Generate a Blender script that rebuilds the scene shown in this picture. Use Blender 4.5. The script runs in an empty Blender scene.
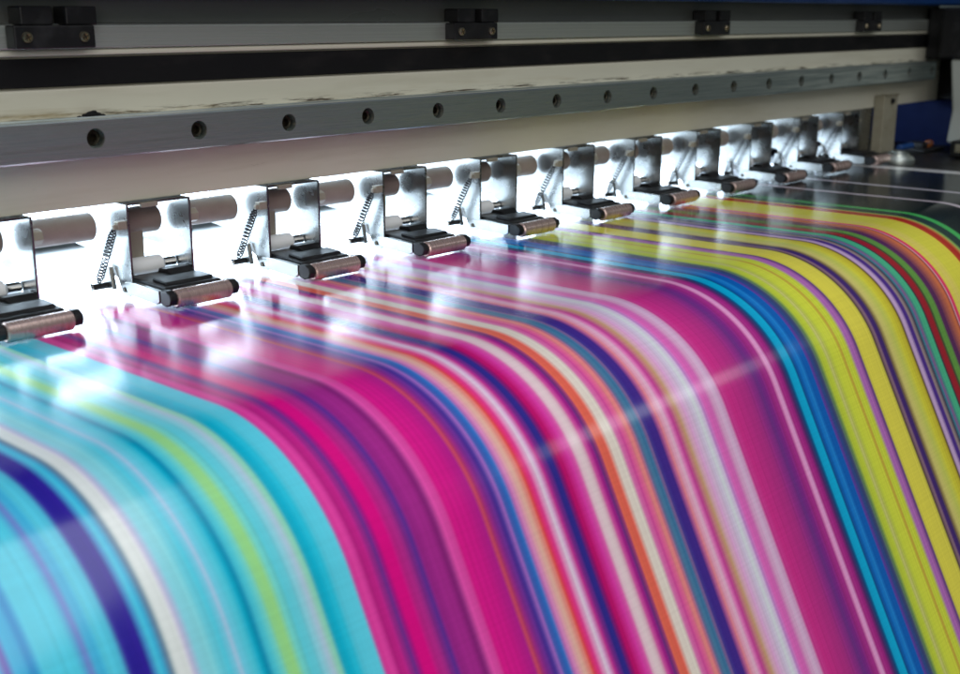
import bpy, bmesh, math, random
from mathutils import Vector, Matrix
random.seed(7)
R = math.radians
sc = bpy.context.scene
C = sc.collection

# ------------------------------------------------------------------ camera
cd = bpy.data.cameras.new('camera'); cam = bpy.data.objects.new('camera', cd); C.objects.link(cam)
cam.location = (0, 0, 0)
cam.rotation_euler = (R(90 - 15.342), 0, R(-47.29))
cd.sensor_width = 36; cd.lens = 43.875; cd.clip_start = .01; cd.clip_end = 50
cd.dof.use_dof = True; cd.dof.focus_distance = .68; cd.dof.aperture_fstop = 11
sc.camera = cam
# ------------------------------------------------------------------ world and lamps
w = bpy.data.worlds.new('World'); sc.world = w; w.use_nodes = True
bg = w.node_tree.nodes['Background']; bg.inputs[0].default_value = (.70, .86, .84, 1); bg.inputs[1].default_value = .065
sc.view_settings.view_transform = 'Standard'; sc.view_settings.look = 'None'
sc.view_settings.exposure = 0; sc.view_settings.gamma = 1

def area(name, loc, target, sx, sy, power, col):
    l = bpy.data.lights.new(name, 'AREA'); l.shape = 'RECTANGLE'; l.size = sx; l.size_y = sy
    l.energy = power; l.color = col
    o = bpy.data.objects.new(name, l); C.objects.link(o); o.location = loc
    o.rotation_euler = (Vector(target) - Vector(loc)).to_track_quat('-Z', 'Y').to_euler()
    return o
area('ceiling_panel_lamp', (-.05, -.95, 1.5), (-.05, -.95, 0), 2.3, 3.3, 46, (.98, .99, 1))
area('front_fill_lamp', (-.75, -.95, .35), (.2, .4, -.12), 1.0, .9, 8.5, (1, .96, .89))  # fill lamp added to brighten the print's apron and the beam face
# a narrow tube lamp over the operator side, seen as the thin streak on the bend of the print
tube_lamp = area('tube_lamp', (1.58, -.35, .41), (1.58, .3, -.18), .62, .13, .5, (.9, .96, 1))

# ------------------------------------------------------------------ helpers
def lin(c):
    c /= 255
    return c / 12.92 if c <= .04045 else ((c + .055) / 1.055) ** 2.4

def mat(name, col, rough=.5, metal=0, bump=None, var=None, aniso=None, spec=.5, coat=0, emit=None):
    """Principled material; var=(scale xyz, second colour, low, high), bump=(scale xyz, strength, distance)"""
    m = bpy.data.materials.new(name); m.use_nodes = True
    nt = m.node_tree; N = nt.nodes; L = nt.links; b = N['Principled BSDF']
    b.inputs['Base Color'].default_value = (*col, 1); b.inputs['Roughness'].default_value = rough
    b.inputs['Metallic'].default_value = metal; b.inputs['Specular IOR Level'].default_value = spec
    b.inputs['Coat Weight'].default_value = coat; b.inputs['Coat Roughness'].default_value = .1
    if emit: b.inputs['Emission Color'].default_value = (*emit[0], 1); b.inputs['Emission Strength'].default_value = emit[1]
    tc = N.new('ShaderNodeTexCoord'); oi = N.new('ShaderNodeObjectInfo')          # no two copies carry the same grain
    shift = N.new('ShaderNodeVectorMath'); shift.operation = 'MULTIPLY_ADD'; shift.inputs[1].default_value = (7, 7, 7)
    L.new(oi.outputs['Random'], shift.inputs[0]); L.new(tc.outputs['Object'], shift.inputs[2])
    def noise(scale, detail=4, rough=.6):
        mp = N.new('ShaderNodeMapping'); mp.inputs['Scale'].default_value = scale
        n = N.new('ShaderNodeTexNoise'); n.inputs['Scale'].default_value = 1; n.inputs['Detail'].default_value = detail
        n.inputs['Roughness'].default_value = rough
        L.new(shift.outputs[0], mp.inputs[0]); L.new(mp.outputs[0], n.inputs[0]); return n.outputs[0]
    if var:
        n = noise(var[0]); r = N.new('ShaderNodeMapRange'); r.inputs[1].default_value = var[2]; r.inputs[2].default_value = var[3]
        mx = N.new('ShaderNodeMix'); mx.data_type = 'RGBA'
        mx.inputs[6].default_value = (*col, 1); mx.inputs[7].default_value = (*var[1], 1)
        L.new(n, r.inputs[0]); L.new(r.outputs[0], mx.inputs[0]); L.new(mx.outputs[2], b.inputs['Base Color'])
        r2 = N.new('ShaderNodeMapRange'); r2.inputs[1].default_value = .3; r2.inputs[2].default_value = .7
        r2.inputs[3].default_value = rough * .8; r2.inputs[4].default_value = min(1, rough * 1.3)
        L.new(n, r2.inputs[0]); L.new(r2.outputs[0], b.inputs['Roughness'])
    if bump:
        n = noise(bump[0]); bp = N.new('ShaderNodeBump'); bp.inputs['Strength'].default_value = bump[1]
        bp.inputs['Distance'].default_value = bump[2]
        L.new(n, bp.inputs['Height']); L.new(bp.outputs[0], b.inputs['Normal'])
    return m

def obj(name, bm, m, parent=None, smooth=False, bevel=0):
    bmesh.ops.recalc_face_normals(bm, faces=bm.faces)
    me = bpy.data.meshes.new(name); bm.to_mesh(me); bm.free()
    if smooth:
        for p in me.polygons: p.use_smooth = True
        me.set_sharp_from_angle(angle=R(35))
    o = bpy.data.objects.new(name, me); C.objects.link(o); me.materials.append(m)
    if parent: o.parent = parent
    if bevel:
        b = o.modifiers.new('bevel', 'BEVEL'); b.width = bevel; b.segments = 2; b.limit_method = 'ANGLE'
    return o

def empty(name, loc=(0, 0, 0)):
    o = bpy.data.objects.new(name, None); C.objects.link(o); o.location = loc; o.empty_display_size = .02
    return o

def tag(o, label, cat, group=None):
    o['label'] = label; o['category'] = cat
    if group: o['group'] = group
    return o

def box(bm, x0, x1, y0, y1, z0, z1):
    v = [bm.verts.new((x, y, z)) for x in (x0, x1) for y in (y0, y1) for z in (z0, z1)]
    for f in ((0, 1, 3, 2), (4, 6, 7, 5), (0, 4, 5, 1), (2, 3, 7, 6), (0, 2, 6, 4), (1, 5, 7, 3)):
        bm.faces.new([v[i] for i in f])

def prism(bm, poly, x0, x1):
    """(y, z) outline pushed along X"""
    a = [bm.verts.new((x0, y, z)) for y, z in poly]; b = [bm.verts.new((x1, y, z)) for y, z in poly]
    bm.faces.new(a); bm.faces.new(b[::-1]); n = len(poly)
    for i in range(n): bm.faces.new((a[i], b[i], b[(i + 1) % n], a[(i + 1) % n]))

def tube(bm, pts, rads, seg=20, caps=True):
    """lathe / tube along a polyline"""
    rings = []; n = len(pts); pts = [Vector(p) for p in pts]; u = None
    for i, p in enumerate(pts):
        d = pts[min(i + 1, n - 1)] - pts[max(i - 1, 0)]
        if d.length < 1e-9: d = Vector((1, 0, 0))
        d.normalize()
        if u is None: u = d.orthogonal().normalized()
        u = (u - d * u.dot(d)).normalized(); v = d.cross(u)
        r = rads[i] if hasattr(rads, '__len__') else rads
        rings.append([bm.verts.new(p + (u * math.cos(t) + v * math.sin(t)) * r) for t in [2 * math.pi * k / seg for k in range(seg)]])
    for a, b in zip(rings, rings[1:]):
        for k in range(seg): bm.faces.new((a[k], a[(k + 1) % seg], b[(k + 1) % seg], b[k]))
    if caps: bm.faces.new(rings[0][::-1]); bm.faces.new(rings[-1])

def rod(bm, x0, x1, y, z, r, seg=28, ch=.0006):
    """bar along X with chamfered ends: pairs of rings are kept coaxial"""
    rings = []
    for x, rr in ((x0, r - ch), (x0 + ch, r), (x1 - ch, r), (x1, r - ch)):
        rings.append([bm.verts.new((x, y + rr * math.cos(t), z + rr * math.sin(t))) for t in [2 * math.pi * k / seg for k in range(seg)]])
    for a, b in zip(rings, rings[1:]):
        for k in range(seg): bm.faces.new((a[k], a[(k + 1) % seg], b[(k + 1) % seg], b[k]))
    bm.faces.new(rings[0][::-1]); bm.faces.new(rings[-1])

def lathe_y(bm, cx, cz, prof, seg=24):
    """profile (radius, y) turned about an axis along Y at (cx, cz)"""
    rings = [[bm.verts.new((cx + r * math.cos(t), y, cz + r * math.sin(t))) for t in [2 * math.pi * k / seg for k in range(seg)]] for r, y in prof]
    for a, b in zip(rings, rings[1:]):
        for k in range(seg): bm.faces.new((a[k], a[(k + 1) % seg], b[(k + 1) % seg], b[k]))
    bm.faces.new(rings[0]); bm.faces.new(rings[-1])

def B(): return bmesh.new()

# ------------------------------------------------------------------ materials
M = {}
M['cream'] = mat('cream_paint', (.60, .58, .48), .42, var=((6, 30, 60), (.46, .43, .33), .5, .85), bump=((60, 60, 60), .15, .0006))
M['rail'] = mat('ground_steel', (.74, .79, .76), .38, 1, var=((14, 60, 500), (.40, .47, .46), .38, .66), bump=((14, 600, 2600), .2, .0002))
M['alu'] = mat('brushed_aluminium', (.56, .59, .55), .45, .75, var=((4, 200, 700), (.38, .41, .38), .35, .75), bump=((15, 500, 2200), .12, .0002))
M['steel'] = mat('bent_sheet_steel', (.29, .295, .29), .26, 1, var=((40, 40, 60), (.25, .25, .24), .4, .8), bump=((25, 25, 30), .1, .0006))
M['spring'] = mat('spring_wire', (.07, .07, .075), .4, 1)
M['chrome'] = mat('bright_steel', (.75, .76, .78), .14, 1)
M['brown'] = mat('brown_sleeve', (.31, .25, .22), .5, var=((40, 60, 60), (.25, .20, .175), .4, .7))
M['black'] = mat('black_plastic', (.010, .010, .011), .42, spec=.28, var=((70, 70, 70), (.03, .03, .032), .5, .8))
M['blacksoft'] = mat('black_belt', (.008, .008, .009), .7, spec=.15, var=((30, 90, 90), (.022, .02, .02), .5, .8), bump=((90, 90, 90), .2, .0004))
M['dark'] = mat('dark_grey_panel', (.17, .18, .17), .33, .4, var=((5, 30, 30), (.13, .14, .14), .4, .7))
M['blue'] = mat('blue_cover_paint', (.010, .06, .24), .4, var=((20, 20, 20), (.008, .05, .19), .4, .7))
M['navy'] = mat('dark_blue_panel', (.004, .013, .075), .6, spec=.15, var=((20, 20, 20), (.003, .009, .05), .4, .7))
M['platen'] = mat('dark_platen', (.04, .04, .042), .4, .6, var=((30, 30, 30), (.025, .025, .027), .4, .7))
M['white'] = mat('white_rear_cover', (.82, .84, .86), .5, var=((10, 10, 10), (.78, .80, .82), .4, .7))
M['brass'] = mat('brassy_screw', (.55, .47, .33), .28, 1)
M['bolt'] = mat('oiled_bolt', (.05, .042, .03), .35, .9)
M['orange'] = mat('orange_plastic', (.30, .09, .02), .4)
M['offwhite'] = mat('pale_grey_cover', (.42, .45, .42), .45, var=((10, 10, 10), (.36, .39, .36), .4, .7))
M['post'] = mat('beige_bracket_paint', (.30, .28, .21), .45, var=((40, 40, 60), (.22, .2, .14), .45, .8))
M['roller'] = mat('rosy_rubber_roller', (.56, .42, .385), .26, .6, var=((300, 60, 60), (.33, .23, .21), .5, .78), bump=((500, 80, 80), .2, .0004))
M['tab'] = mat('beige_tab', (.34, .31, .25), .4, .3)

# ------------------------------------------------------------------ the sheet's cross-section (Y, z), back to front
A0, Y1, RAD, A1 = .00499, .36578, .08428, 1.1
Z1 = -.146 + math.tan(A0) * (.5 - Y1)
def profile(d=0.0, yback=.86, yend=.17, n=44):
    """the bent path of the print; d shifts it inwards, away from the printed face"""
    pts = []
    for k in range(12):
        y = yback + (Y1 - yback) * k / 12
        pts.append((y, Z1 - math.tan(A0) * (y - Y1) - d))
    for k in range(n + 1):
        t = -A0 + (A1 + A0) * k / n; r = RAD - d
        pts.append((Y1 - RAD * math.sin(A0) - r * math.sin(t), Z1 - RAD * math.cos(A0) + r * math.cos(t)))
    y, z = pts[-1]; ln = (y - yend) / math.cos(A1)
    for k in range(1, 7): pts.append((y - ln * math.cos(A1) * k / 6, z - ln * math.sin(A1) * k / 6))
    return pts

# ------------------------------------------------------------------ printer
printer = tag(empty('large_format_printer', (.5, .6, -.6)),
              'wide cream and steel printer carrying the striped print under its roller beam', 'printer')
def pobj(name, bm, m, smooth=False, bevel=0, parent=None):
    o = obj(name, bm, m, parent or printer, smooth, bevel)
    if parent is None: o.matrix_parent_inverse = Matrix.Translation(-printer.location)
    return o
XA, XB = -.28, 1.385                                   # ends of the beam

bm = B(); p = profile(.0012); prism(bm, p + [(.17, -.60), (.86, -.60)], XA, 1.62)
pobj('platen', bm, M['platen'], smooth=True)

YF = .552                                              # front face of the beam
bm = B()
prism(bm, [(YF, -.0943), (YF, -.0349), (YF + .004, -.0345), (YF + .004, -.0192), (YF, -.0188), (YF, -.0166), (YF + .0015, -.0158), (.566, -.0158), (.566, -.0943)], XA, XB)
def grime(m):
    # dark oily smears that hug the guide rail and fade up the paint, and a few scuffs below it
    nt = m.node_tree; N = nt.nodes; L = nt.links; b = N['Principled BSDF']
    src = b.inputs['Base Color'].links[0].from_socket
    tc = N.new('ShaderNodeTexCoord'); sp = N.new('ShaderNodeSeparateXYZ'); L.new(tc.outputs['Object'], sp.inputs[0])
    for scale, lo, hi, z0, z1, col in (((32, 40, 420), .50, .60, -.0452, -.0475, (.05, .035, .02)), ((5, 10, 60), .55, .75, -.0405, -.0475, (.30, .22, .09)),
                                       ((26, 40, 260), .66, .72, -.0950, -.0700, (.16, .13, .09)), ((4, 10, 70), .52, .8, -.0760, -.0690, (.30, .20, .19))):
        mp = N.new('ShaderNodeMapping'); mp.inputs['Scale'].default_value = scale; L.new(tc.outputs['Object'], mp.inputs[0])
        n = N.new('ShaderNodeTexNoise'); n.inputs['Scale'].default_value = 1; n.inputs['Detail'].default_value = 5; n.inputs['Roughness'].default_value = .7; L.new(mp.outputs[0], n.inputs[0])
        a = N.new('ShaderNodeMapRange'); a.inputs[1].default_value = lo; a.inputs[2].default_value = hi; L.new(n.outputs[0], a.inputs[0])
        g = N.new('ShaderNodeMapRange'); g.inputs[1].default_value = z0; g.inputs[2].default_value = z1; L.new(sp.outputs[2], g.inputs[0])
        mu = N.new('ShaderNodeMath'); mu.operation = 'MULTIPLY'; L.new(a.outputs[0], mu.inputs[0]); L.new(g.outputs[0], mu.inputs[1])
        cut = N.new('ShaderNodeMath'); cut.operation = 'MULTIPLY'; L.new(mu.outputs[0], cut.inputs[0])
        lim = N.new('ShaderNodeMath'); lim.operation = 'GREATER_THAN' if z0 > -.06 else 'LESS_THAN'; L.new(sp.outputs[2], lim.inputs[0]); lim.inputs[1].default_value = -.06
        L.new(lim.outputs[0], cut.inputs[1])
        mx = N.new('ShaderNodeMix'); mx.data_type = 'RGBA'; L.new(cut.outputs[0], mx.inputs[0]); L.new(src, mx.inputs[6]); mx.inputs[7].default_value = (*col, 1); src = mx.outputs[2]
    L.new(src, b.inputs['Base Color'])
grime(M['cream'])
beam = pobj('gantry_beam', bm, M['cream'], bevel=.0007)
bm = B(); box(bm, XA, XB - .002, YF + .0016, YF + .0039, -.0338, -.0199)
pobj('drive_belt', bm, M['blacksoft'], bevel=.0005)
bm = B(); prism(bm, [(YF - .001, -.0155), (YF - .001, -.0044), (YF + .0005, -.0036), (.62, -.0036), (.62, -.0155)], XA, XB - .004)
pobj('aluminium_strip', bm, M['alu'], bevel=.0006)
bm = B(); box(bm, XA, XB - .004, YF + .006, .62, -.0034, .03)
pobj('upper_panel', bm, M['dark'])
bm = B(); prism(bm, [(.532, .0112), (.415, .32), (.43, .36), (.80, .36), (.80, .034), (.56, .034), (.545, .0112)], XA, 1.62)
pobj('hood_light_blocker', bm, M['blue'], bevel=.003)  # blue lip is real; the unseen overhang above is shaped to block light
bm = B(); box(bm, XA, 1.62, .700, .712, -.1415, .0)
pobj('rear_cover', bm, M['white'], bevel=.001)
# glowing panels added as the backlight behind the brackets, strengths stepped to shape the glow
for x0, x1, st in ((XA + .01, .46, 11), (.464, .78, 9.5), (.784, 1.17, 9)):
    bm = B(); box(bm, x0, x1, .6975, .6995, -.1395, -.0300)
    pobj('backlight_panel', bm, mat('backlight_panel_glow', (.9, .9, .9), .5, emit=((.66, .83, 1.0), st)))

# guide rail with a counterbored hole every 60 mm
RX0, RX1, RF, RZ0, RZ1 = .2995 - .06 * 9 - .03, 1.3292, .5343, -.0680, -.0487
bm = B(); HR = .0049; zc = -.0582; SEG = 32
holes = [.2995 + .06 * k for k in range(-9, 18)]
for hx in holes:
    x0, x1 = max(RX0, hx - .03), min(RX1, hx + .03) if hx < holes[-1] - .001 else RX1
    inn, out, deep = [], [], []
    for k in range(SEG):
        t = 2 * math.pi * (k + .5) / SEG; c, s = math.cos(t), math.sin(t)
        inn.append(bm.verts.new((hx + HR * c, RF, zc + HR * s)))
        deep.append(bm.verts.new((hx + HR * c, RF + .0085, zc + HR * s)))
        fx = ((x1 - hx) if c > 0 else (hx - x0)) / abs(c); fz = ((RZ1 - .0008 - zc) if s > 0 else (zc - RZ0 - .0008)) / abs(s); f = min(fx, fz)
        out.append(bm.verts.new((hx + f * c, RF, zc + f * s)))
    for k in range(SEG):
        j = (k + 1) % SEG
        bm.faces.new((inn[k], inn[j], out[j], out[k])); bm.faces.new((inn[k], deep[k], deep[j], inn[j]))
    bm.faces.new(deep)
    # corner fills
    for sx in (0, 1):
        for sz in (0, 1):
            cx = (x0, x1)[sx]; cz = (RZ0 + .0008, RZ1 - .0008)[sz]
            best = None
            for k in range(SEG):
                a, b = out[k].co, out[(k + 1) % SEG].co
                onx = lambda q: abs(q.x - cx) < 1e-6; onz = lambda q: abs(q.z - cz) < 1e-6
                if (onx(a) and onz(b)) or (onz(a) and onx(b)): best = (out[k], out[(k + 1) % SEG])
            if best: bm.faces.new((*best, bm.verts.new((cx, RF, cz))))
# body behind the drilled face: chamfered, waisted like a ball-rail
body = [(RF, RZ0 + .0008), (RF + .0008, RZ0), (RF + .0060, RZ0), (RF + .0085, RZ0 + .0022), (RF + .0118, RZ0 + .0022), (RF + .0135, RZ0),
        (.5518, RZ0), (.5518, RZ1), (RF + .0135, RZ1), (RF + .0118, RZ1 - .0022), (RF + .0085, RZ1 - .0022), (RF + .0060, RZ1), (RF + .0008, RZ1), (RF, RZ1 - .0008)]
a = [bm.verts.new((RX0, y, z)) for y, z in body]; b = [bm.verts.new((RX1, y, z)) for y, z in body]
for i in range(len(body) - 1): bm.faces.new((a[i], b[i], b[i + 1], a[i + 1]))
bm.faces.new(a); bm.faces.new(b)
bmesh.ops.remove_doubles(bm, verts=bm.verts, dist=1e-6)
rail = pobj('guide_rail', bm, M['rail'])
bm = B(); lathe_y(bm, 0, 0, [(.0040, .0085), (.0040, .0036), (.0036, .0032), (.0022, .0032), (.0020, .0060)], 24)
bolt0 = None
for hx in holes:
    if hx < .2: continue
    if bolt0 is None:
        o = bolt0 = obj('rail_bolt', bm, M['bolt'], rail, True)
    else:
        o = bolt0.copy(); C.objects.link(o); o.parent = rail
    o.location = (hx, RF, zc); o.rotation_euler = (0, random.uniform(0, 6), 0)

bm = B()
for bx, bz, br in ((0, 0, .0021), (.003, -.0003, .0016), (-.0035, -.0006, .0014), (.0062, -.0008, .0010), (-.0068, -.0008, .0008), (.0012, .0011, .0012)):
    g = bmesh.ops.create_icosphere(bm, subdivisions=2, radius=1)['verts']
    for v in g:
        q = 1 + random.uniform(-.18, .18); v.co = Vector((bx + v.co.x * br * 1.5 * q, v.co.y * br * .8, bz + v.co.z * br * .8 * q))
gr = obj('grease_smear', bm, M['blacksoft'], rail, True); gr.location = (.3065, .5490, -.0478)

# beam end: bracket post, disc, side cover and what lies in its shade
bm = B(); box(bm, 1.2165, 1.2500, .540, .5515, -.1420, -.0815); box(bm, 1.2165, 1.2500, .538, .545, -.0815, -.0800)
post = pobj('end_post', bm, M['post'], bevel=.0012)
bm = B(); lathe_y(bm, 0, 0, [(.0030, .001), (.0030, -.0022), (.0024, -.0028), (.0012, -.0028), (.0012, -.0008)], 18)
s = obj('post_screw', bm, M['black'], post, True); s.location = (1.2345, .540, -.0875)

bm = B()
for prf in ([(.0, .0), (.0165, .0), (.0170, .0015), (.0165, .0040), (.0140, .0062), (.0132, .0050), (.0122, .0050), (.0115, .0078), (.0096, .0086), (.0088, .0072), (.0078, .0072), (.0070, .0096), (.0035, .0104), (.0005, .0105)],):
    rings = [[bm.verts.new((max(r, 1e-4) * math.cos(t), max(r, 1e-4) * math.sin(t), z)) for t in [2 * math.pi * k / 40 for k in range(40)]] for r, z in prf]
    for q, u in zip(rings, rings[1:]):
        for k in range(40): bm.faces.new((q[k], q[(k + 1) % 40], u[(k + 1) % 40], u[k]))
    bm.faces.new(rings[-1])
disc = pobj('media_guide_disc', bm, M['rail'], smooth=True); disc.location = (1.181, .505, -.1468); disc.scale = (1, 1, 1.35)

bm = B(); box(bm, XB + .002, XB + .05, .53, .70, -.0945, .009); box(bm, 1.336, XB + .0015, .531, .5505, -.0470, .0090)
pobj('beam_end_block', bm, M['black'], bevel=.002)
bm = B(); prism(bm, [(.505, -.135), (.502, -.100), (.509, -.045), (.36, -.045), (.36, -.135)], 1.303, 1.36)
pobj('side_cover', bm, M['offwhite'], bevel=.003)
bm = B(); box(bm, 1.300, 1.62, .34, .522, -.0446, .009)
pobj('side_cover_cap', bm, M['black'], bevel=.003)
bm = B(); box(bm, 1.262, 1.30, .43, .484, -.1455, -.128)
pobj('latch_box', bm, M['black'], bevel=.002)
bm = B(); box(bm, 1.2612, 1.2619, .440, .478, -.1395, -.1310)
pobj('latch_plate', bm, M['brass'])
bm = B(); box(bm, XB + .002, XB + .05, .52, .70, -.1465, -.0947)
pobj('end_wall', bm, M['navy'])
bm = B(); box(bm, 1.12, XB, .662, .672, -.146, -.0955)
pobj('rear_panel', bm, M['navy'])
bm = B(); box(bm, 1.296, 1.352, .524, .550, -.1470, -.1425); box(bm, 1.300, 1.313, .528, .546, -.1425, -.1360)
pobj('sensor_block', bm, M['black'], bevel=.001)
bm = B(); rod(bm, 1.3145, 1.3235, .530, -.1388, .0042); pobj('sensor_cap', bm, M['orange'], smooth=True)
for k in range(7):
    bm = B(); x = 1.299 + k * .0068; z = -.1445 + (.008 * (k < 2)); box(bm, x, x + .0022, .5226, .5238, z, z + .0015)
    pobj('contact', bm, M['chrome'])
bm = B(); rod(bm, 1.252, 1.285, .535, -.1385, .0034); pobj('blue_highlight_rod', bm, M['blue'], smooth=True)  # blue rod standing in for a highlight, its light put into the colour
bm = B(); box(bm, 1.1735, 1.2160, .5525, .5540, -.1430, -.0946); pobj('end_plate', bm, M['steel'], bevel=.0004)

# ------------------------------------------------------------------ black clamp blocks on the strip
def clamp():
    t = empty('clamp_block')
    bm = B(); box(bm, 0, .0415, -.009, 0, -.0150, -.0043); b = obj('block', bm, M['black'], t, bevel=.0007)
    for x in (.0045, .0275):
        bm = B(); box(bm, x, x + .0165, -.0075, .005, -.0042, .0046); obj('jaw', bm, M['black'], t, bevel=.0008)
    for x in (.0062, .0355):
        bm = B(); lathe_y(bm, 0, 0, [(.0026, .001), (.0026, -.0007), (.0022, -.0013), (.0015, -.0013), (.0012, -.0004)], 22)
        s = obj('screw', bm, M['brass'], t, True); s.location = (x, -.009, -.0097)
        bm = B()
        for k in range(2): 
            a = k * math.pi / 2 + .5
            tube(bm, [(-.0019 * math.cos(a), -.0013, -.0019 * math.sin(a)), (.0019 * math.cos(a), -.0013, .0019 * math.sin(a))], .00025, 6)
        obj('slot', bm, M['bolt'], s)
    return t
def copy_tree(o, parent=None):
    c = o.copy(); C.objects.link(c); c.parent = parent
    for ch in o.children: copy_tree(ch, c)
    return c
ords = ['first', 'second', 'third', 'fourth', 'fifth', 'sixth', 'seventh', 'eighth', 'ninth', 'tenth', 'eleventh']
c0 = clamp()
for k in range(4):
    o = c0 if k == 0 else copy_tree(c0)
    o.location = (.2668 + .2965 * k, YF - .001, 0)
    tag(o, 'black clamp block with two brassy screws, %s from the dark beam end' % ords[3 - k], 'clamp', 'black clamp blocks on the aluminium strip')

# ------------------------------------------------------------------ pinch rollers
W = .0390                                              # width over the two side plates
def plate_outline():
    return [(.000, -.0945), (.000, -.1400), (.0010, -.1430), (.0035, -.1441), (.0085, -.1441), (.0105, -.1425), (.0175, -.1290), (.0240, -.1250),
            (.058, -.1220), (.058, -.0945)]
def pinch():
    t = empty('pinch_roller')
    # origin: front edge of the left plate, z as in the scene
    for x in (0, W - .0014):
        bm = B(); prism(bm, plate_outline(), x, x + .0014); obj('side_plate', bm, M['steel'], t, bevel=.0003)
    bm = B(); box(bm, .0015, W - .0015, .004, .050, -.0960, -.0947); web = obj('top_plate', bm, M['steel'], t)
    bm = B(); box(bm, .010, .020, .0015, .0039, -.0975, -.0950); obj('stop_tab', bm, M['tab'], t, bevel=.0003)
    # brown sleeve: one length inside the plates, one outside
    for x0, x1, nm in ((.0016, .0318, 'sleeve'), (W + .0002, .0828, 'sleeve')):
        bm = B(); rod(bm, x0, x1, .025, -.1078, .0074); obj(nm, bm, M['brown'], t, True)
    bm = B(); rod(bm, W + .0012, W + .0036, .025, -.1078, .0092); obj('collar', bm, M['brown'], t, True)
    # pivot sleeve low between the plates
    bm = B(); rod(bm, .0016, .0290, .017, -.1320, .0052, ch=.0015); obj('pivot_sleeve', bm, M['white'], t, True)
    bm = B(); rod(bm, .0290, W - .0016, .017, -.1320, .0030); obj('pivot_pin', bm, M['chrome'], t, True)
    bm = B(); prism(bm, [(.0200, -.1090), (.0200, -.1345), (.0215, -.1360), (.0225, -.1345), (.0225, -.1090)], .0016, .0208); obj('lever_plate', bm, M['tab'], t, bevel=.0004)
    # nut on the right plate, spring tab on the left
    bm = B(); tube(bm, [(W + .0001, .0045, -.1055), (W + .0055, .0045, -.1055)], .0040, 6); obj('nut', bm, M['tab'], t, bevel=.0003)
    bm = B(); box(bm, -.0055, -.0001, .0000, .0042, -.1075, -.1030); box(bm, -.0075, -.0050, .0010, .0032, -.1070, -.1045)
    obj('spring_tab', bm, M['tab'], t, bevel=.0004)
    # spring
    a, b = Vector((-.0060, .0030, -.1062)), Vector((-.0085, .0200, -.1385))
    d = (b - a).normalized(); u = d.orthogonal().normalized(); v = d.cross(u); ln = (b - a).length
    pts = []; turns = 19; NS = turns * 12
    for k in range(NS + 1):
        s = k / NS; an = 2 * math.pi * turns * (s + .03 * math.sin(2 * math.pi * s)); r = .0018 * min(1, 6 * s + .3, 6 * (1 - s) + .3)
        pts.append(a + d * (ln * s) + (u * math.cos(an) + v * math.sin(an)) * r)
    bm = B(); tube(bm, pts, .00042, 6); obj('spring', bm, M['spring'], t, True)
    # pin the spring hooks on, and the lug that carries it
    bm = B(); rod(bm, -.0125, -.0003, .0200, -.1398, .0017, 18); pin = obj('spring_pin', bm, M['black'], t, True)
    bm = B(); rod(bm, -.0138, -.0122, .0200, -.1398, .0024, 18, .0004); obj('pin_head', bm, M['chrome'], pin, True)
    bm = B(); prism(bm, [(.0150, -.1418), (.0175, -.1300), (.0225, -.1290), (.0250, -.1418)], -.0030, -.0002); obj('lug', bm, M['steel'], t, bevel=.0005)
    bm = B(); tube(bm, [(-.0018, .0060, -.1405), (0, .0060, -.1405)], [.0013, .0017], 14); obj('plate_screw', bm, M['bolt'], t, True)
    # arm reaching forward, its forks and the roller
    bm = B(); prism(bm, [(.012, -.1352), (.002, -.1345), (-.006, -.1350), (-.0255, -.1362), (-.0290, -.1375), (-.0285, -.1390), (-.006, -.1378), (.012, -.1385)], .0030, W - .0016)
    arm = obj('roller_arm', bm, M['black'], t, bevel=.0004)
    bm = B(); prism(bm, [(.010, -.1353), (.008, -.1325), (.001, -.1322), (-.003, -.1347)], .0215, W - .0018); obj('arm_boss', bm, M['black'], arm, bevel=.0006)
    bm = B(); prism(bm, [(-.008, -.1350), (-.009, -.1338), (-.0205, -.1346), (-.0225, -.1359)], .007, W - .003); obj('arm_rib', bm, M['black'], arm, bevel=.0004)
    bm = B(); prism(bm, [(.006, -.1365), (-.005, -.1358), (-.0270, -.1370), (-.0270, -.1428), (-.0240, -.1444), (-.0010, -.1430), (.006, -.1405)], -.0012, .0012)
    obj('arm_side', bm, M['steel'], t, bevel=.0003)
    for x0, x1 in ((-.0010, .0034), (.0372, .0416)):
        bm = B(); prism(bm, [(-.0275, -.1366), (-.0335, -.1362), (-.0368, -.1380), (-.0376, -.1406), (-.0360, -.1436), (-.0318, -.1447), (-.0275, -.1436)], x0, x1)
        obj('fork', bm, M['black'], t, bevel=.0007)
    bm = B(); rod(bm, .0036, .0370, -.0335, -.1408, .0048, 32, .0007); obj('roller', bm, M['roller'], t, True)
    return t
p0 = pinch()
for k in range(11):
    o = p0 if k == 0 else copy_tree(p0)
    o.location = (.22884 + .090418 * k, .545, 0)
    n = 10 - k
    tag(o, ('spring-loaded steel pinch roller, the one right beside the beige end post' if n == 0 else
            'spring-loaded steel pinch roller with rosy roller, %s from the beige end post' % ords[n]), 'roller', 'pinch rollers in a row under the beam')
    lift = -random.uniform(0, .028); yp, zp = .008, -.136           # every arm sits a hair differently on the sheet
    for ch in o.children:
        if ch.name.split('.')[0] in ('roller_arm', 'arm_side', 'fork', 'roller'):
            ch.rotation_euler = (lift, 0, 0)
            ch.location = (0, yp - (yp * math.cos(lift) - zp * math.sin(lift)), zp - (yp * math.sin(lift) + zp * math.cos(lift)))
        elif ch.name.split('.')[0] == 'nut':
            q = random.uniform(0, 1); ch.rotation_euler = (q, 0, 0); y0, z0 = .0045, -.1055
            ch.location = (0, y0 - (y0 * math.cos(q) - z0 * math.sin(q)), z0 - (y0 * math.sin(q) + z0 * math.cos(q)))

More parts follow.
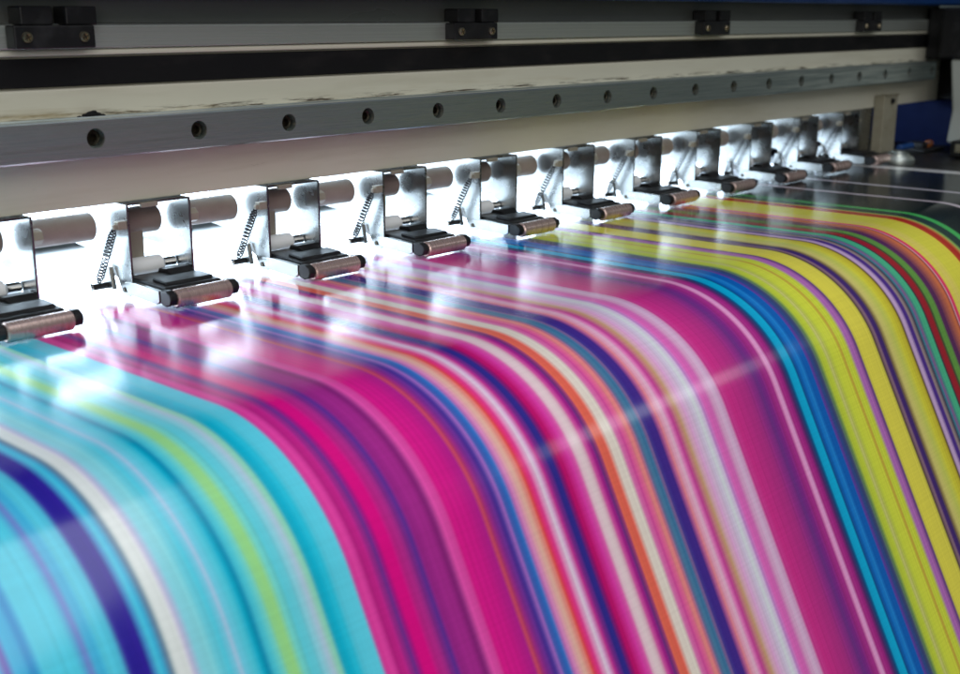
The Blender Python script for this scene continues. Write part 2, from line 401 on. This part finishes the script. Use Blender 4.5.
# ------------------------------------------------------------------ the print
# where each colour of the print sits along X (millimetres), with its printed colour as 0-255 numbers
STRIPES = [
    (-246.0, 205, 212, 212), (-232.2, 200, 40, 130), (-221.8, 200, 40, 130), (-214.1, 50, 40, 130), (-200.3, 205, 212, 212), (-196.2, 205, 212, 212),
    (-176.3, 90, 60, 150), (-161.3, 50, 40, 130), (-149.5, 80, 190, 213), (-135.9, 50, 40, 130), (-131.5, 70, 170, 210), (-114.7, 80, 190, 213),
    (-107.7, 90, 60, 150), (-97.4, 80, 190, 213), (-87.4, 205, 212, 212), (-69.9, 80, 190, 213), (-57.2, 80, 190, 213), (-54.1, 80, 190, 213),
    (-46.3, 50, 40, 130), (-40.3, 205, 212, 212), (-25.9, 200, 40, 130), (-21.4, 200, 40, 130), (-7.8, 80, 190, 213), (-2.0, 205, 212, 212),
    (14.7, 80, 190, 213), (31.7, 70, 170, 210), (38.4, 80, 190, 213), (55.4, 90, 60, 150), (63.2, 200, 40, 130), (69.9, 70, 170, 210),
    (86.5, 80, 190, 213), (89.9, 60, 160, 205), (95.5, 50, 40, 130), (110.8, 60, 160, 205), (117.8, 70, 170, 210), (122.7, 70, 170, 210),
    (125.2, 110, 90, 170), (126.4, 90, 110, 185), (127.4, 60, 170, 210), (130.2, 55, 160, 205), (132.0, 40, 130, 190), (133.1, 45, 140, 195),
    (134.4, 80, 190, 213), (144.5, 80, 190, 214), (146.7, 85, 150, 200), (147.9, 110, 120, 190), (149.0, 75, 165, 205), (151.2, 65, 165, 205),
    (152.9, 85, 190, 213), (156.9, 80, 185, 212), (158.7, 65, 60, 150), (159.8, 50, 42, 140), (165.2, 54, 42, 141), (166.4, 70, 130, 190),
    (167.6, 75, 185, 212), (169.5, 60, 165, 205), (171.3, 90, 120, 150), (172.2, 150, 170, 175), (173.2, 205, 212, 212), (177.0, 208, 214, 214),
    (178.2, 190, 185, 210), (179.5, 165, 180, 210), (181.1, 130, 200, 215), (185.3, 125, 200, 210), (187.3, 105, 195, 212), (190.6, 80, 190, 212),
    (193.0, 120, 190, 215), (194.0, 165, 190, 220), (195.0, 110, 190, 214), (198.7, 80, 190, 210), (201.5, 30, 165, 195), (203.6, 25, 130, 165),
    (204.6, 60, 170, 195), (206.4, 80, 190, 205), (208.9, 110, 200, 190), (210.3, 140, 205, 140), (213.5, 145, 205, 130), (215.7, 115, 200, 185),
    (218.6, 90, 190, 205), (221.6, 100, 195, 210), (224.6, 140, 195, 210), (226.9, 165, 190, 210), (228.4, 150, 200, 190), (229.9, 130, 200, 175),
    (231.4, 40, 160, 185), (233.8, 20, 170, 200), (236.9, 50, 180, 205), (239.2, 85, 192, 214), (246.0, 88, 194, 216), (247.0, 150, 100, 170),
    (247.6, 205, 55, 145), (249.7, 215, 65, 155), (251.3, 200, 55, 145), (253.0, 170, 30, 120), (255.5, 185, 35, 130), (258.0, 140, 40, 130),
    (260.1, 95, 45, 135), (261.8, 160, 20, 125), (263.5, 205, 8, 122), (267.4, 206, 8, 124), (269.1, 180, 30, 125), (272.6, 165, 40, 130),
    (275.3, 120, 40, 130), (277.5, 85, 45, 140), (279.7, 140, 35, 125), (284.3, 155, 40, 132), (287.9, 150, 38, 128), (290.3, 122, 30, 108),
    (291.7, 150, 50, 130), (294.0, 210, 75, 160), (297.8, 205, 65, 150), (299.2, 205, 25, 130), (307.9, 195, 25, 130), (314.9, 165, 30, 130),
    (316.4, 190, 70, 90), (317.9, 170, 50, 110), (319.4, 140, 40, 130), (322.0, 110, 45, 140), (324.6, 65, 45, 140), (326.1, 100, 70, 160),
    (327.7, 155, 100, 185), (329.2, 70, 90, 170), (331.3, 45, 95, 175), (332.9, 60, 110, 185), (335.0, 190, 110, 180), (337.7, 215, 150, 170),
    (340.4, 230, 170, 155), (342.6, 235, 140, 130), (344.7, 250, 80, 75), (346.4, 240, 50, 100), (348.6, 235, 60, 140), (350.8, 215, 140, 185),
    (353.0, 215, 195, 215), (354.7, 205, 150, 195), (357.0, 190, 50, 140), (359.3, 120, 40, 130), (362.1, 45, 40, 130), (365.0, 50, 40, 130),
    (367.3, 140, 15, 100), (369.1, 180, 15, 100), (371.4, 190, 30, 120), (375.0, 205, 55, 155), (378.0, 210, 90, 165), (379.8, 215, 180, 195),
    (382.8, 218, 195, 200), (385.2, 210, 180, 190), (387.7, 200, 80, 155), (390.2, 160, 30, 130), (392.6, 100, 45, 120), (394.5, 150, 60, 110),
    (395.8, 245, 100, 80), (400.2, 250, 95, 80), (401.5, 225, 150, 140), (403.4, 212, 200, 190), (407.9, 212, 202, 192), (409.9, 205, 110, 165),
    (413.2, 205, 75, 150), (416.5, 215, 100, 140), (418.5, 230, 130, 125), (420.5, 215, 120, 130), (422.5, 110, 100, 140), (424.5, 70, 115, 150),
    (427.9, 60, 110, 150), (430.0, 120, 90, 140), (431.4, 70, 60, 140), (433.4, 60, 40, 130), (438.3, 65, 40, 130), (440.4, 160, 80, 140),
    (442.6, 240, 125, 140), (444.7, 225, 150, 175), (447.6, 222, 170, 195), (450.4, 215, 110, 175), (452.6, 185, 60, 140), (455.5, 190, 110, 130),
    (458.5, 190, 150, 110), (460.7, 205, 160, 170), (464.4, 215, 160, 205), (467.4, 205, 175, 205), (470.5, 200, 185, 210), (474.3, 205, 210, 215),
    (476.6, 205, 190, 215), (478.9, 190, 130, 195), (482.0, 215, 100, 180), (486.0, 205, 100, 175), (489.1, 205, 150, 190), (493.1, 208, 175, 205),
    (496.3, 200, 150, 190), (498.8, 195, 60, 140), (503.7, 195, 45, 130), (521.0, 165, 45, 125), (527.4, 140, 45, 130), (533.1, 105, 45, 125),
    (537.2, 120, 40, 130), (541.4, 150, 40, 125), (545.6, 165, 50, 135), (547.7, 215, 140, 190), (550.3, 220, 150, 200), (552.5, 170, 50, 135),
    (556.8, 155, 35, 125), (560.3, 70, 40, 100), (563.8, 15, 70, 120), (566.1, 0, 155, 200), (571.4, 0, 165, 208), (573.3, 0, 70, 130),
    (576.4, 10, 100, 180), (580.1, 30, 125, 200), (582.9, 10, 90, 170), (587.6, 15, 90, 175), (589.4, 90, 60, 150), (592.3, 45, 70, 130),
    (596.1, 60, 70, 110), (600.0, 110, 140, 80), (602.9, 180, 195, 60), (606.8, 185, 200, 60), (609.7, 190, 190, 110), (613.7, 180, 190, 70),
    (616.1, 200, 210, 65), (624.6, 200, 205, 65), (626.8, 185, 150, 60), (628.9, 195, 205, 65), (634.4, 190, 200, 60), (637.7, 170, 105, 175),
    (642.1, 165, 100, 170), (645.5, 95, 60, 120), (647.8, 205, 195, 75), (651.1, 215, 205, 75), (666.1, 210, 200, 75), (668.5, 80, 60, 60),
    (672.0, 135, 105, 120), (674.4, 70, 40, 110), (677.9, 60, 40, 100), (680.3, 120, 100, 70), (685.2, 200, 190, 110), (693.7, 190, 195, 90),
    (699.9, 205, 200, 60), (707.5, 190, 175, 50), (710.0, 90, 70, 40), (712.6, 190, 160, 200), (715.1, 190, 160, 200), (718.3, 75, 45, 130),
    (721.6, 75, 45, 130), (724.0, 150, 130, 130), (728.0, 60, 60, 80), (730.6, 60, 120, 140), (733.3, 130, 90, 140), (736.0, 70, 130, 130),
    (738.7, 70, 170, 130), (744.2, 70, 170, 130), (745.6, 50, 50, 60), (748.3, 150, 30, 45), (753.9, 150, 30, 40), (756.7, 60, 70, 50),
    (759.5, 95, 145, 65), (765.2, 95, 145, 65), (768.0, 85, 40, 85), (772.3, 85, 40, 85), (785.6, 200, 110, 70), (787.7, 190, 100, 70),
    (789.3, 120, 40, 60), (790.4, 245, 170, 180), (792.0, 225, 60, 100), (795.1, 220, 60, 100), (796.6, 215, 205, 80), (804.6, 220, 200, 100),
    (814.1, 210, 205, 70), (829.8, 212, 205, 70), (836.9, 215, 200, 70), (838.7, 180, 60, 40), (846.5, 165, 35, 32), (849.6, 190, 110, 60),
    (852.8, 140, 180, 90), (856.1, 45, 65, 58), (866.7, 42, 60, 58), (869.3, 70, 170, 90), (874.6, 70, 170, 90), (877.3, 32, 42, 42),
    (935.2, 28, 34, 38), (938.4, 190, 180, 190), (942.6, 190, 180, 190), (945.8, 28, 34, 38), (999.9, 28, 34, 38), (1002.9, 185, 180, 190),
    (1007.7, 185, 180, 190), (1010.8, 28, 34, 38), (1126.2, 28, 33, 38), (1127.0, 235, 235, 238)
]
def ink(x, c):
    veil = .012 if x < 245 else .002     # gloss seen in the sampled colour is not ink
    return min(.86, max(.002, lin(c) - veil) / .80)
stops = [(x / 1000, [ink(x, c) for c in rgb]) for x, *rgb in STRIPES]
def print_material():
    m = bpy.data.materials.new('striped_print'); m.use_nodes = True; nt = m.node_tree; N = nt.nodes; L = nt.links
    b = N['Principled BSDF']
    tc = N.new('ShaderNodeTexCoord'); sep = N.new('ShaderNodeSeparateXYZ'); L.new(tc.outputs['Object'], sep.inputs[0])
    X, Y = sep.outputs[0], sep.outputs[1]
    def math_(op, a, b_=None):
        n = N.new('ShaderNodeMath'); n.operation = op
        for i, q in enumerate((a, b_)):
            if q is None: continue
            if isinstance(q, (int, float)): n.inputs[i].default_value = q
            else: L.new(q, n.inputs[i])
        return n.outputs[0]
    def fine(scale, detail):                                   # hair-fine lines that run with the stripes
        cb = N.new('ShaderNodeCombineXYZ'); L.new(math_('MULTIPLY', X, scale), cb.inputs[0])
        n = N.new('ShaderNodeTexNoise'); n.inputs['Scale'].default_value = 1; n.inputs['Detail'].default_value = detail; L.new(cb.outputs[0], n.inputs[0])
        return n.outputs[0]
    XW = math_('ADD', X, math_('MULTIPLY', math_('SUBTRACT', fine(420, 3), .5), .0022))
    hair = math_('ADD', math_('MULTIPLY', math_('SUBTRACT', fine(650, 3), .5), .6), 1.0)
    arc = math_('SUBTRACT', sep.outputs[2], Y)
    rib = math_('ADD', math_('MULTIPLY', math_('SINE', math_('MULTIPLY', arc, 5400)), .012), 1.0)
    col = None; per = 28
    for s in range(0, len(stops) - 1, per):
        part = stops[s:s + per + 1]; xa, xb = part[0][0], part[-1][0]
        mr = N.new('ShaderNodeMapRange'); mr.inputs[1].default_value = xa; mr.inputs[2].default_value = xb; L.new(XW, mr.inputs[0])
        rp = N.new('ShaderNodeValToRGB'); L.new(mr.outputs[0], rp.inputs[0]); el = rp.color_ramp.elements
        el[0].position = 0; el[0].color = (*part[0][1], 1); el[1].position = 1; el[1].color = (*part[-1][1], 1)
        for x, c in part[1:-1]:
            e = el.new((x - xa) / (xb - xa)); e.color = (*c, 1)
        if col is None: col = rp.outputs[0]
        else:
            mx = N.new('ShaderNodeMix'); mx.data_type = 'RGBA'; L.new(math_('GREATER_THAN', XW, xa), mx.inputs[0])
            L.new(col, mx.inputs[6]); L.new(rp.outputs[0], mx.inputs[7]); col = mx.outputs[2]
    # ink density varies a little along the web, pass by pass
    mp = N.new('ShaderNodeMapping'); mp.inputs['Scale'].default_value = (6, 900, 900); L.new(tc.outputs['Object'], mp.inputs[0])
    nz = N.new('ShaderNodeTexNoise'); nz.inputs['Scale'].default_value = 1; nz.inputs['Detail'].default_value = 2; L.new(mp.outputs[0], nz.inputs[0])
    mr = N.new('ShaderNodeMapRange'); mr.inputs[1].default_value = .3; mr.inputs[2].default_value = .7; mr.inputs[3].default_value = .97; mr.inputs[4].default_value = 1.03
    L.new(nz.outputs[0], mr.inputs[0])
    mv = N.new('ShaderNodeVectorMath'); mv.operation = 'SCALE'; L.new(col, mv.inputs[0]); L.new(math_('MULTIPLY', math_('MULTIPLY', mr.outputs[0], hair), rib), mv.inputs[3]); col = mv.outputs[0]
    # blank media behind the rollers
    br = N.new('ShaderNodeMapRange'); br.inputs[1].default_value = .530; br.inputs[2].default_value = .548; L.new(Y, br.inputs[0])
    mx = N.new('ShaderNodeMix'); mx.data_type = 'RGBA'; L.new(br.outputs[0], mx.inputs[0]); L.new(col, mx.inputs[6]); mx.inputs[7].default_value = (.84, .85, .86, 1)
    L.new(mx.outputs[2], b.inputs['Base Color'])
    b.inputs['Roughness'].default_value = .155; b.inputs['IOR'].default_value = 1.6
    mp2 = N.new('ShaderNodeMapping'); mp2.inputs['Scale'].default_value = (25, 1100, 1100); L.new(tc.outputs['Object'], mp2.inputs[0])
    n2 = N.new('ShaderNodeTexNoise'); n2.inputs['Scale'].default_value = 1; n2.inputs['Detail'].default_value = 2; L.new(mp2.outputs[0], n2.inputs[0])
    bp = N.new('ShaderNodeBump'); bp.inputs['Strength'].default_value = .10; bp.inputs['Distance'].default_value = .000008
    L.new(n2.outputs[0], bp.inputs['Height']); L.new(bp.outputs[0], b.inputs['Normal'])
    return m
from mathutils import noise as mnoise
bm = B(); top = profile(0.0, n=72); xs = [-.26 + (1.150 + .26) * k / 150 for k in range(151)]
def ripple(x, y, z):
    # slight tension waves, none where the rollers hold the sheet down
    k = min(1, max(0, (.46 - y) / .08)); d = .0007 * k * mnoise.noise(Vector((x * 9, (z - y) * 5, 1.7)))
    n = Vector((0, max(0, Y1 - y), .07)).normalized(); return (x, y - n.y * d, z + n.z * d)
grid = [[bm.verts.new(ripple(x, y, z)) for y, z in top] for x in xs]
for a, b in zip(grid, grid[1:]):
    for j in range(len(top) - 1): bm.faces.new((a[j], b[j], b[j + 1], a[j + 1]))
sheet = obj('printed_banner', bm, print_material(), None, True)
so = sheet.modifiers.new('thickness', 'SOLIDIFY'); so.thickness = .0004; so.offset = -1
tag(sheet, 'glossy printed banner with cyan, magenta and yellow stripes bending down over the platen', 'banner')
